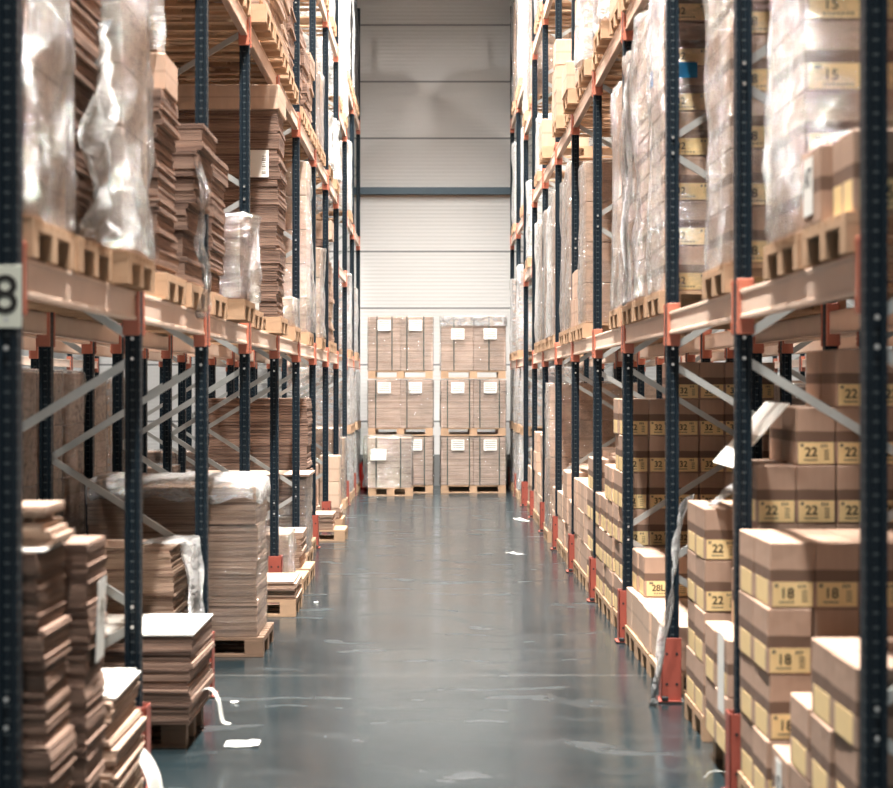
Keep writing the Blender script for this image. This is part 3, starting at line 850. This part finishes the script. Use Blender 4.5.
# fourth bay onwards
pallet(-1, -1.80, 17.0, .001, 'wooden pallet under the little cardboard pile, fourth left bay', True)
sheet_stack(-1.79, 17.0, PH+.003, 1.16, .78, .16, 'little pile of flattened cartons low on its pallet, fourth left bay', th=.018, bundles=2, jit=.03, bjit=.03, seed=61)
pallet(-1, -1.86, 18.85, .001, 'wooden pallet under the low silver-wrapped load, fifth left bay', True)
wrapped_load(-1, -1.9, 18.85, PH+.003, 1.0, .7, .42, 'low load in crumpled silver film, fifth left bay', film='film_silver', loose=.06, mat='carton_plain')
pallet(-1, -1.86, 19.85, .001, 'wooden pallet under the low brown pile, fifth left bay', True)
sheet_stack(-1.9, 19.85, PH+.003, 1.1, .78, .36, 'low brown pile of flattened cartons, fifth left bay', th=.02, bundles=3, seed=66)
pallet(-1, -2.0, 21.6, .001, 'wooden pallet under the wide greyish load, sixth left bay', False, w=1.0)
o = wrapped_load(-1, -2.0, 21.6, PH+.003, 1.16, .96, .82, 'wide greyish film-wrapped load with flat lid, sixth left bay', film='film', mat='sheets_dark')
link('lid', boxes_mesh('lid', 'sheets', [(-.62, .62, -.52, .52, 0, .03)], .004), (0, 0, .845), parent=o)
pallet(-1, -2.05, 23.05, .001, 'wooden pallet under the tall brown bin, sixth left bay', False, w=.9)
sheet_stack(-2.08, 23.05, PH+.003, 1.16, .86, 1.70, 'tall brown pile of flattened cartons, sixth left bay', th=.03, bundles=6, mat='sheets_dark', seed=71, bjit=.006)
pallet(-1, -1.75, 25.0, .001, 'wooden pallet standing nearly empty, seventh left bay', False)
sheet_stack(-1.8, 25.0, PH+.003, 1.0, .76, .2, 'thin sheaf of flattened cartons, seventh left bay', th=.02, bundles=2, seed=72)
pallet(-1, -1.88, 27.0, .001, 'wooden pallet under the two stacked cartons, eighth left bay', False)
for i in range(2):
    carton(-1.46, 26.85, PH+.003+i*.362+.15, .27, .42, .36, f'{("lower", "upper")[i]} of two plain kraft cartons stacked beside the eighth left bay', 'carton_light', group='two stacked kraft cartons')
sheet_stack(-1.88, 27.0, PH+.003, 1.12, .76, .148, 'thin sheaf under the two stacked cartons, eighth left bay', th=.02, bundles=2, seed=75)
carton_stack(-1, 1.66, 26.64, PH+.155, [2, 2, 2], 'behind two kraft cartons, eighth left bay', None, sx=.3, mat='carton_plain')
L_wrapped(-1, 8, 0, 0, 1.2, 'kraft load in clear film', mat='carton_plain')
L_wrapped(-1, 8, 0, 2, 1.0, 'kraft load in clear film', mat='carton_plain')

# ================================================================== LEFT, first shelf
L_wrapped(-1, 0, 1, 0, 1.98, 'grey carton load in thick hanging film', near=True, y=7.30, film='film_bunch', loose=.05, seed=1, mat='carton_plain')
o = L_sheets(-1, 0, 1, 1, 1.72, 'dark flat cartons with torn film', y=8.20, mat='sheets_dark', th=.012, bundles=8, seed=81)
ribbon('stretch_film', [(-1.49, 8.52, 3.60), (-1.45, 8.44, 3.46), (-1.42, 8.25, 3.30), (-1.43, 8.2, 3.0), (-1.42, 8.2, 2.75), (-1.44, 8.2, 2.62)], (.04, .16, .5, .6, .56, .6), 'film_white',
       'torn', 'film', (0, 1, 0), .10, parent=o)
L_wrapped(-1, 0, 1, 2, 1.98, 'grey carton load in milky film', near=True, y=9.08, xo=-.06, film='film_bunch', loose=.05, seed=2, mat='carton_plain')
o = L_sheets(-1, 1, 1, 1, 1.0, 'flat cartons under a film hood', y=10.75, wy=.72, bundles=5, seed=83, mat='sheets_dark')
link('film_hood', film_mesh(.42, .48, .8, 4, 'film', .05, waist=.05), (.30, -.06, 1.215), parent=o)
carton(.22, 0, 1.006, .7, .5, .2, None, 'carton_plain', parent=o)
o = L_sheets(-1, 1, 1, 2, .95, 'slumped pile of flattened cartons', y=11.8, wy=.74, bundles=6, bjit=.03, lean=(.10, 0), seed=84, jit=.008, mat='sheets_dark')
ribbon('film_tail', [(-1.44, 11.45, 3.4), (-1.37, 11.42, 3.15), (-1.40, 11.45, 2.9), (-1.36, 11.5, 2.62), (-1.40, 11.55, 2.40)], (.06, .2, .12, .22, .1), 'film_bunch',
       'tail', 'film', (.2, 1, 0), .05, parent=o)
L_sheets(-1, 2, 1, 0, .92, 'leaning pile of flattened cartons', y=12.95, bundles=6, bjit=.02, lean=(.05, .1), seed=85, jit=.008, mat='sheets_dark')
L_wrapped(-1, 2, 1, 1, .6, 'slumped load in crumpled silver film', y=13.95, film='film_silver', loose=.1, mat='sheets_dark', xo=-.10)
x, yy, z = L_pallet(-1, 3, 1, 0, y=15.75)
carton(-1.53, 15.62, z, .18, .3, .2, 'small white carton on pallet edge, fourth left shelf bay', 'carton_white')
o3 = L_sheets(-1, 3, 1, 2, 1.83, 'huge flat-carton pile with kraft lid', y=17.44, xo=-.08, wx=1.14, mat='sheets_dark', th=.022, bundles=9, seed=91, bjit=.012)
carton(-1.96, 17.44, z1+PH+1.838, 1.16, .78, .22, 'wide kraft lid on the huge pile, fourth left shelf bay', 'carton_light')
o = link('paper_note', boxes_mesh('paper_note', 'paper', [(-.09, .09, -.002, 0, -.12, .12)]), (.40, -.425, 1.35), parent=o3)
bm = bmesh.new()
for i in range(9): add_box(bm, .03+.0, .065, -.0032, -.0021, -.09+i*.019, -.09+i*.019+(.006 if i % 3 else .012))
link('barcode', mesh_of(bm, 'barcode', 'ink_grey'), parent=o)
L_wrapped(-1, 5, 1, 1, 1.96, 'tall kraft-topped load in film', y=22.45, mat='carton_plain', topmat='carton_light', film='film', loose=.05, seed=3)
L_wrapped(-1, 6, 1, 1, 1.15, 'short load in clear film', mat='carton_plain', film='film', loose=.04, seed=4)
L_wrapped(-1, 4, 1, 2, .3, 'very low load in clear film', mat='carton_plain', film='film', seed=1)
L_sheets(-1, 7, 1, 0, 1.4, 'brown pile of flattened cartons', th=.03, bundles=5, mat='sheets_dark')
carton(-1.6, slot_y(-1, 7, 0), z1+PH+1.41, .35, .5, .26, 'plain kraft carton topping the pile, eighth left shelf bay', 'carton_light')
L_sheets(-1, 7, 1, 1, 1.1, 'pile of flattened cartons', th=.03, bundles=4)
L_wrapped(-1, 9, 1, 1, 1.3, 'grey-filmed load', mat='wrapped_board', film='film_white')
L_wrapped(-1, 10, 1, 1, 1.2, 'grey-filmed load', mat='wrapped_board', film='film_white')

# ================================================================== LEFT, second and third shelf
for bay, sl in ((0, 1), (0, 2), (1, 0), (1, 1), (1, 2), (2, 0), (2, 1), (2, 2)):
    L_sheets(-1, bay, 2, sl, 1.8, 'pile of flattened cartons', th=.03, bundles=6, mat='sheets_dark')  # piles made tall to block lamp light from the first shelf
L_sheets(-1, 3, 2, 0, 1.6, 'overhanging pile of flattened cartons', th=.03, bundles=5, xo=-.10)
L_sheets(-1, 3, 2, 1, 1.6, 'overhanging pile of flattened cartons', th=.03, bundles=5, xo=-.10)
L_sheets(-1, 3, 2, 2, 1.6, 'overhanging pile of flattened cartons', th=.03, bundles=5, xo=-.08)
L_sheets(-1, 4, 2, 0, 1.5, 'tall pile of flattened cartons', th=.025, bundles=5, xo=-.06)
L_sheets(-1, 4, 2, 1, 1.2, 'pile of flattened cartons', th=.025, bundles=5, xo=-.04, mat='sheets_dark')
L_sheets(-1, 5, 2, 0, .95, 'dark crooked pile of flattened cartons', th=.03, bundles=5, bjit=.03, mat='sheets_dark')
L_sheets(-1, 5, 2, 1, .98, 'dark crooked pile of flattened cartons', th=.03, bundles=5, bjit=.03, mat='sheets_dark')
L_sheets(-1, 5, 2, 2, .9, 'crooked pile of flattened cartons', th=.03, bundles=4, bjit=.03)
L_wrapped(-1, 6, 2, 0, 1.02, 'kraft load in clear film', mat='carton_plain')
L_wrapped(-1, 6, 2, 1, .98, 'kraft load in clear film', mat='carton_plain')
L_wrapped(-1, 7, 2, 0, .75, 'white film-bagged load', mat='carton_white', film='film_white', loose=.06)
L_wrapped(-1, 7, 2, 2, .9, 'white film-bagged load', mat='carton_white', film='film_white', loose=.06)
L_wrapped(-1, 9, 2, 1, 1.2, 'grey-filmed load', mat='wrapped_board', film='film_white')
for bay, sl, h, mat, film, adj in ((5, 1, 1.5, 'carton_plain', 'film', 'kraft load in clear film'), (6, 0, 1.5, 'carton_plain', 'film', 'kraft load in clear film'),
                                   (6, 2, 1.6, 'carton_white', 'film_white', 'white load in bright film'), (7, 1, 1.7, 'carton_white', 'film_white', 'white load in bright film'),
                                   (8, 0, 2.0, 'carton_white', 'film_white', 'white load in bright film'), (8, 2, 2.1, 'carton_white', 'film_white', 'white load in bright film'),
                                   (9, 0, 1.9, 'carton_white', 'film_white', 'white load in bright film'), (9, 1, 1.85, 'carton_plain', 'film_dark', 'load in black film'),
                                   (9, 2, 2.0, 'carton_white', 'film_white', 'white load in bright film'), (10, 0, 1.9, 'carton_plain', 'film_dark', 'load in black film'), (10, 1, 1.75, 'carton_plain', 'film_dark', 'load in black film')):
    L_wrapped(-1, bay, 3, sl, h, adj, mat=mat, film=film, loose=.03)

for side in (-1, 1):  # upper loads added to shade the shelves below, mostly out of view
    for bay in range(0, 4):
        for sl in range(3):
            L_wrapped(side, bay, 3, sl, 1.8, 'kraft load added for shade', mat='carton_plain', film=None)
            if side > 0 and bay < 3: L_wrapped(side, bay, 2, sl, 1.7, 'kraft load added for shade', mat='carton_plain', film=None)
# ================================================================== racks behind
for side in (-1, 1):
    for bay in range(2 if side < 0 else 1, 10):
        for sl in range(3):
            if side < 0: h = {2: 1.95, 3: 1.9}.get(bay, R.choice((.7, .9, 1.0)))
            else: h = R.choice((1.6, 1.85, 1.3, 1.9))
            if side < 0 and bay == 7 and sl == 1: h = .72
            if side < 0 and bay == 7 and sl == 1: continue
            if R.random() < .15 and bay > 3: continue
            kind = R.random()
            if kind < .55 or (side < 0 and bay in (2, 3)):
                L_wrapped(side, bay, 0, sl, h, 'film-wrapped brown load', row=2, mat=R.choice(('carton_plain', 'sheets_dark', 'wrapped_board')), film=R.choice(('film', 'film', 'film_white')))
            else:
                L_sheets(side, bay, 0, sl, h, 'brown pile of flattened cartons', row=2, th=.035, bundles=4)
            if bay < 8 and R.random() < .7:
                L_wrapped(side, bay, 1, sl, R.choice((1.3, 1.6, 1.8)), 'film-wrapped brown load', row=2, mat=R.choice(('carton_plain', 'sheets_dark')), film='film')
    for bay in range(5, 11):
        L_wrapped(side, bay, 0, 1, R.choice((1.2, 1.6)), 'pale film-wrapped load across the side aisle', row=3, mat='carton_light', film='film')
pallet(-1, -3.31, slot_y(-1, 7, 1), .001, 'wooden pallet under the low load carrying a tall white carton', False)
wrapped_load(-1, -3.31, slot_y(-1, 7, 1), PH+.003, 1.12, .74, .70, 'low filmed load under the tall white carton behind the left rack', mat='carton_plain', film='film', seed=2)
o = carton(-2.99, slot_y(-1, 7, 1)-.05, PH+.73, .30, .5, .62, 'tall white carton with black print behind the left rack', 'carton_white')
link('print', text_mesh('IO NO', .13), (.10, -.2525, .30), (PI/2, PI/2, 0), o)

# ================================================================== end of the aisle: two columns of wrapped loads
def strap_mesh(x, h, d):
    return boxes_mesh('strap', 'strap', [(x-.009, x+.009, -d/2-.022, -d/2-.018, 0, h), (x-.009, x+.009, -d/2-.02, d/2, h+.006, h+.009)])
def paper_lab(x, z, d, w=.24, h=.20):
    bm = bmesh.new(); add_box(bm, x-w/2, x+w/2, -d/2-.026, -d/2-.023, z-h/2, z+h/2)
    return mesh_of(bm, 'paper_label', 'paper')
def lab_lines(x, z, d, w=.24, h=.20):
    bm = bmesh.new()
    for i in range(4): add_box(bm, x-w*.42, x+w*.42, -d/2-.0275, -d/2-.0262, z+h*.32-i*h*.2, z+h*.32-i*h*.2+.012)
    return mesh_of(bm, 'print', 'ink_grey')
def end_load(cx, y, z, w, d, h, straps, labs, label, film='film_tight', rough=.012, white_top=False):
    pallet(0, cx, y, z, f'wooden pallet beneath the {label}', False, w=d, d=1.2 if w > 1 else w, group='pallets at the aisle end')
    o = link('wrapped_load', None, (cx, y, z+PH+.002)); tag(o, label, 'wrapped load', 'wrapped loads at the aisle end')
    n = 2 if w > 1 else 1
    for i in range(n):
        bw = w/n
        bm = bmesh.new(); add_box(bm, -bw/2+.003, bw/2-.003, -d/2, d/2, 0, h, .008)
        link('carton', mesh_of(bm, 'carton', 'wrapped_board'), ((i-(n-1)/2)*bw, 0, 0), parent=o)
    for s in straps: link('strap', strap_mesh(s*w, h, d), parent=o)
    for (a, b) in labs:
        lb = link('paper_label', paper_lab(a*w, h*b, d), parent=o); link('print', lab_lines(a*w, h*b, d), parent=lb)
    fm = film_mesh(w, d, h, R.randrange(9), film, rough, nu=72, nv=40); link('stretch_film', fm, (0, 0, .002), parent=o)
    if white_top:
        link('film_band', film_mesh(w+.02, d+.02, h+.01, 3, 'film_white', .012, z_bot=h-.17), parent=o)
    return o
EY = 36.1; EH = .885; PT = PH+EH+.030
cl, cr_ = -.64, .71
ord3 = ['bottom', 'middle', 'top']
st_l = [[-.37, -.06, .37], [-.38, .1], [-.36, -.13, .1, .36]]
st_r = [[-.40, -.06, .1, .40], [-.40, -.06, .1, .40], [-.30, .24]]
for i in range(3):
    h = EH if i < 2 else (1.0 if i == 2 else EH)
    end_load(cl, EY, .001+i*PT, 1.2, .95, h, st_l[i], [(-.25, .84), (.23, .84)], f'{ord3[i]} strapped load in the left column at aisle end')
    end_load(cr_, EY, .001+i*PT, 1.2, .95, h, st_r[i], [(-.24, .84 if i < 2 else .68), (.26, .84 if i < 2 else .68)], f'{ord3[i]} strapped load in the right column at aisle end', white_top=(i == 2))
for cx, nm in ((cl, 'left'), (cr_, 'right')):
    for i in range(2):
        end_load(cx, EY+1.03, .001+i*PT, 1.2, .95, EH, [-.3, .3], [], f'{ord3[i]} load hidden behind the {nm} column at aisle end')
pallet(0, -.80, 35.05, .001, 'small pallet in front of the left end column', False, w=.72, d=.8, group='pallets at the aisle end')
o = link('wrapped_load', None, (-.82, 35.05, PH+.003)); tag(o, 'narrow load in crumpled silver film before the left end column', 'wrapped load', 'wrapped loads at the aisle end')
link('carton', carton_body(.78, .66, .9, 'wrapped_board'), parent=o)
for s in (-.24, .2): link('strap', strap_mesh(s, .91, .72), parent=o)
lb = link('paper_label', paper_lab(-.2, .6, .74, .28, .2), parent=o)
link('stretch_film', film_mesh(.8, .68, .92, 5, 'film_silver', .06), (0, 0, .004), parent=o)

# ================================================================== loose bits on the floor
def scrap(name, x, y, sx, sy, rot, mat, label):
    bm = bmesh.new()
    bmesh.ops.create_grid(bm, x_segments=8, y_segments=4, size=.5)
    for v in bm.verts:
        v.co = Vector((v.co.x*sx, v.co.y*sy, .004+abs(noise.noise(Vector((v.co.x*3, v.co.y*3, x))))*.02))
    bmesh.ops.solidify(bm, geom=bm.faces[:], thickness=.0015)
    o = link(name, mesh_of(bm, name, mat), (x, y, 0), (0, 0, rot)); tag(o, label, 'scrap')
scrap('paper_scrap', -1.07, 10.7, .19, .17, .0, 'paper', 'flat pale paper scrap on the floor beside the second left upright')
scrap('paper_scrap', -1.26, 12.1, .05, .04, .5, 'paper', 'tiny white paper crumb on the floor near the third left protector')
scrap('paper_scrap', -1.09, 17.66, .04, .05, .2, 'paper', 'tiny white crumb on the floor in front of fourth left bay')
scrap('film_scrap', .94, 22.8, .12, .3, .4, 'film_white', 'clear film scrap on the floor by the sixth right bay')
scrap('paper_scrap', 1.28, 28.5, .12, .6, .2, 'paper', 'pale paper scrap on the floor by the eighth right bay')
scrap('film_scrap', -1.12, 34.6, .35, .8, .3, 'film_silver', 'crumpled film lying at the foot of the last left uprights')
ribbon('plastic_strap', [(-1.325, 10.62, .30), (-1.24, 10.6, .33), (-1.19, 10.58, .27), (-1.165, 10.56, .16), (-1.12, 10.54, .145)], (.05, .06, .06, .05), 'paper', 'strip', 'strap', (.2, 1, 0), .0, parent=lowpile)
ribbon('plastic_strap', [(-1.40, 8.95, .32), (-1.34, 8.9, .27), (-1.29, 8.85, .18), (-1.27, 8.82, .03)], (.10, .11, .10), 'paper', 'white plastic strip hanging off the short slumped pile', 'strap', (.5, 1, 0), .0)
ribbon('plastic_strap', [(1.36, 9.75, .01), (1.40, 9.72, .05), (1.46, 9.70, .05), (1.50, 9.72, .015)], (.012, .012), 'board_white', 'pale strap curl lying at the second right protector', 'strap', (0, 1, 0), .0)
ck = [q for q in COL.objects if q.get('label', '').startswith('brown carton, bottom layer, far aisle column, middle pallet, first right')][0]
o = link('paper_note', boxes_mesh('paper_note', 'paper', [(-.0015, 0, -.07, .07, -.10, .10)]), (-.1005, 0, .16), parent=ck)
link('print', text_mesh('JT', .08), (-.0022, 0, .0), (PI/2, 0, -PI/2), o)
ck = [q for q in COL.objects if q.get('label', '').startswith('brown carton, second layer, near aisle column, short stack')][0]
link('paper_note', boxes_mesh('paper_note', 'paper', [(-.0015, 0, -.10, .10, -.20, .20)]), (-.0725, 0, .10), parent=ck)
# shelf number sign
o = link('sign_plate', boxes_mesh('sign_plate', 'sign_plate', [(-.06, .06, -.004, 0, -.11, .11)], .001), (-1.505, 6.733, 2.31)); tag(o, 'pale sign with the number 8 on the nearest left upright', 'sign')
link('number', text_mesh('8', .19), (.002, -.0055, 0), (PI/2, 0, 0), o)
# fire extinguisher standing by the end wall
def lathe(prof, seg=20):
    bm = bmesh.new(); rs = []
    for r, z in prof: rs.append([bm.verts.new((r*math.cos(2*PI*i/seg), r*math.sin(2*PI*i/seg), z)) for i in range(seg)])
    for a, b in zip(rs, rs[1:]):
        for i in range(seg): bm.faces.new((a[i], a[(i+1) % seg], b[(i+1) % seg], b[i]))
    bm.faces.new(rs[0][::-1]); bm.faces.new(rs[-1]); return bm
t = link('fire_extinguisher', None, (-1.40, 37.3, 0)); tag(t, 'red fire extinguisher standing by the end wall behind the last left upright', 'fire extinguisher')
link('tank', mesh_of(lathe([(.085, 0), (.09, .02), (.09, .40), (.07, .46), (.03, .49), (.03, .52)]), 'tank', 'red_enamel', True), parent=t)
link('valve', boxes_mesh('valve', 'rubber', [(-.02, .02, -.06, .05, .52, .56), (-.012, .012, -.10, .02, .575, .59)], .004), parent=t)
bm = bmesh.new(); add_bar(bm, (0, -.06, .54), (.02, -.11, .30), .02, .02, (1, 0, 0)); link('hose', mesh_of(bm, 'hose', 'rubber'), parent=t)

# ================================================================== the room
WY = 38.25; YB = -16.; WX = 13.; CZ = 14.5
def quad_box(name, mat, b, loc=(0, 0, 0)): return structure(name, boxes_mesh(name, mat, [b]), loc)
quad_box('floor', 'floor', (-WX, WX, YB, WY, -.2, 0))
quad_box('wall_end', 'wall', (-WX, WX, WY, WY+.2, 0, CZ))
quad_box('wall_left', 'roof', (-WX-.2, -WX, YB, WY, 0, CZ))
quad_box('wall_right', 'roof', (WX, WX+.2, YB, WY, 0, CZ))
quad_box('wall_rear', 'roof', (-WX, WX, YB-.2, YB, 0, CZ))
quad_box('ceiling', 'roof', (-WX, WX, YB, WY, CZ, CZ+.2))
quad_box('trim_1', 'rail', (-WX, WX, WY-.10, WY, 5.78, 5.92))
quad_box('trim_2', 'trim_brown', (-WX, WX, WY-.05, WY, 5.73, 5.775))

# lamps: fittings with a long diffuser over each aisle
HOUS = boxes_mesh('housing', 'lamp_housing', [(-.16, .16, -.80, .80, .02, .10)], .01)
HANG = boxes_mesh('hanger', 'rubber', [(-.006, .006, -.6, -.588, .10, 2.1), (-.006, .006, .588, .6, .10, 2.1)])
def lamp(x, y, z, power, w1, w2, spread=145):
    t = link('ceiling_lamp', None, (x, y, z)); tag(t, f'{w1} hanging strip lamp over the {w2}', 'lamp', f'strip lamps over the {w2}')
    link('housing', HOUS, parent=t); link('hanger', HANG, parent=t)
    ld = bpy.data.lights.new('strip_light', 'AREA'); ld.shape = 'RECTANGLE'; ld.size = .3; ld.size_y = 1.5; ld.spread = math.radians(spread)
    ld.energy = power; ld.color = (1.0, .96, .91)
    lo = link('tube', ld, (0, 0, .01), (0, 0, 0), t)
LAMP_Z = 12.4
for i, y in enumerate((3.6, 7.8, 12., 16.2, 20.4, 24.6, 28.8, 33.0)):
    lamp(0, y, LAMP_Z, (480 if y < 5 else 880 if y < 9 else 680) if y < 32.5 else 520, ORD[i], 'main aisle', 128 if y < 32.5 else 80)
for sx, nm in ((-5.2, 'left side aisle'), (5.2, 'right side aisle')):
    for i, y in enumerate((8, 15, 22, 29)): lamp(sx, y, LAMP_Z, 700 if y > 20 else 320, ORD[i], nm)

# unseen frame and area light added at the rear wall as frontal fill
DW = 2.6
fr = structure('fill_frame_1', boxes_mesh('fill_frame', 'rail', [(-DW-.15, -DW, -.12, .12, 0, 4.2), (DW, DW+.15, -.12, .12, 0, 4.2), (-DW-.15, DW+.15, -.12, .12, 4.2, 4.35)], .01), (0, YB+.12, 0))
ld = bpy.data.lights.new('front_fill', 'AREA'); ld.shape = 'RECTANGLE'; ld.size = 2*DW; ld.size_y = 4.1; ld.energy = 380; ld.color = (1., .98, .95)
link('front_fill', ld, (0, .05, 2.1), (PI/2, 0, 0), fr)
w = bpy.data.worlds.new('World'); scene.world = w; w.use_nodes = True
w.node_tree.nodes['Background'].inputs[0].default_value = (.5, .55, .6, 1)
w.node_tree.nodes['Background'].inputs[1].default_value = .02

# ================================================================== camera
cam = bpy.data.cameras.new('camera'); co = bpy.data.objects.new('camera', cam); COL.objects.link(co)
F = 1925.
cam.sensor_fit = 'HORIZONTAL'; cam.sensor_width = 36.; cam.lens = F*36/893
co.location = (0, 0, 2.0); co.rotation_euler = (PI/2, 0, 0)
cam.shift_x = (446.5-435)/893; cam.shift_y = -(394-385)/893
cam.clip_end = 100; cam.clip_start = .1
cam.dof.use_dof = True; cam.dof.focus_distance = 21.; cam.dof.aperture_fstop = 77.6/28.
scene.camera = co

vs = scene.view_settings
vs.view_transform = 'Standard'; vs.look = 'None'; vs.gamma = 1; vs.use_curve_mapping = False
vs.exposure = .8
scene.cycles.max_bounces = 8; scene.cycles.diffuse_bounces = 3; scene.cycles.transparent_max_bounces = 12
scene.cycles.use_denoising = True
scene.cycles.caustics_reflective = False; scene.cycles.caustics_refractive = False
print('OBJECTS', len(bpy.data.objects), 'LABELS', len(LABELS))
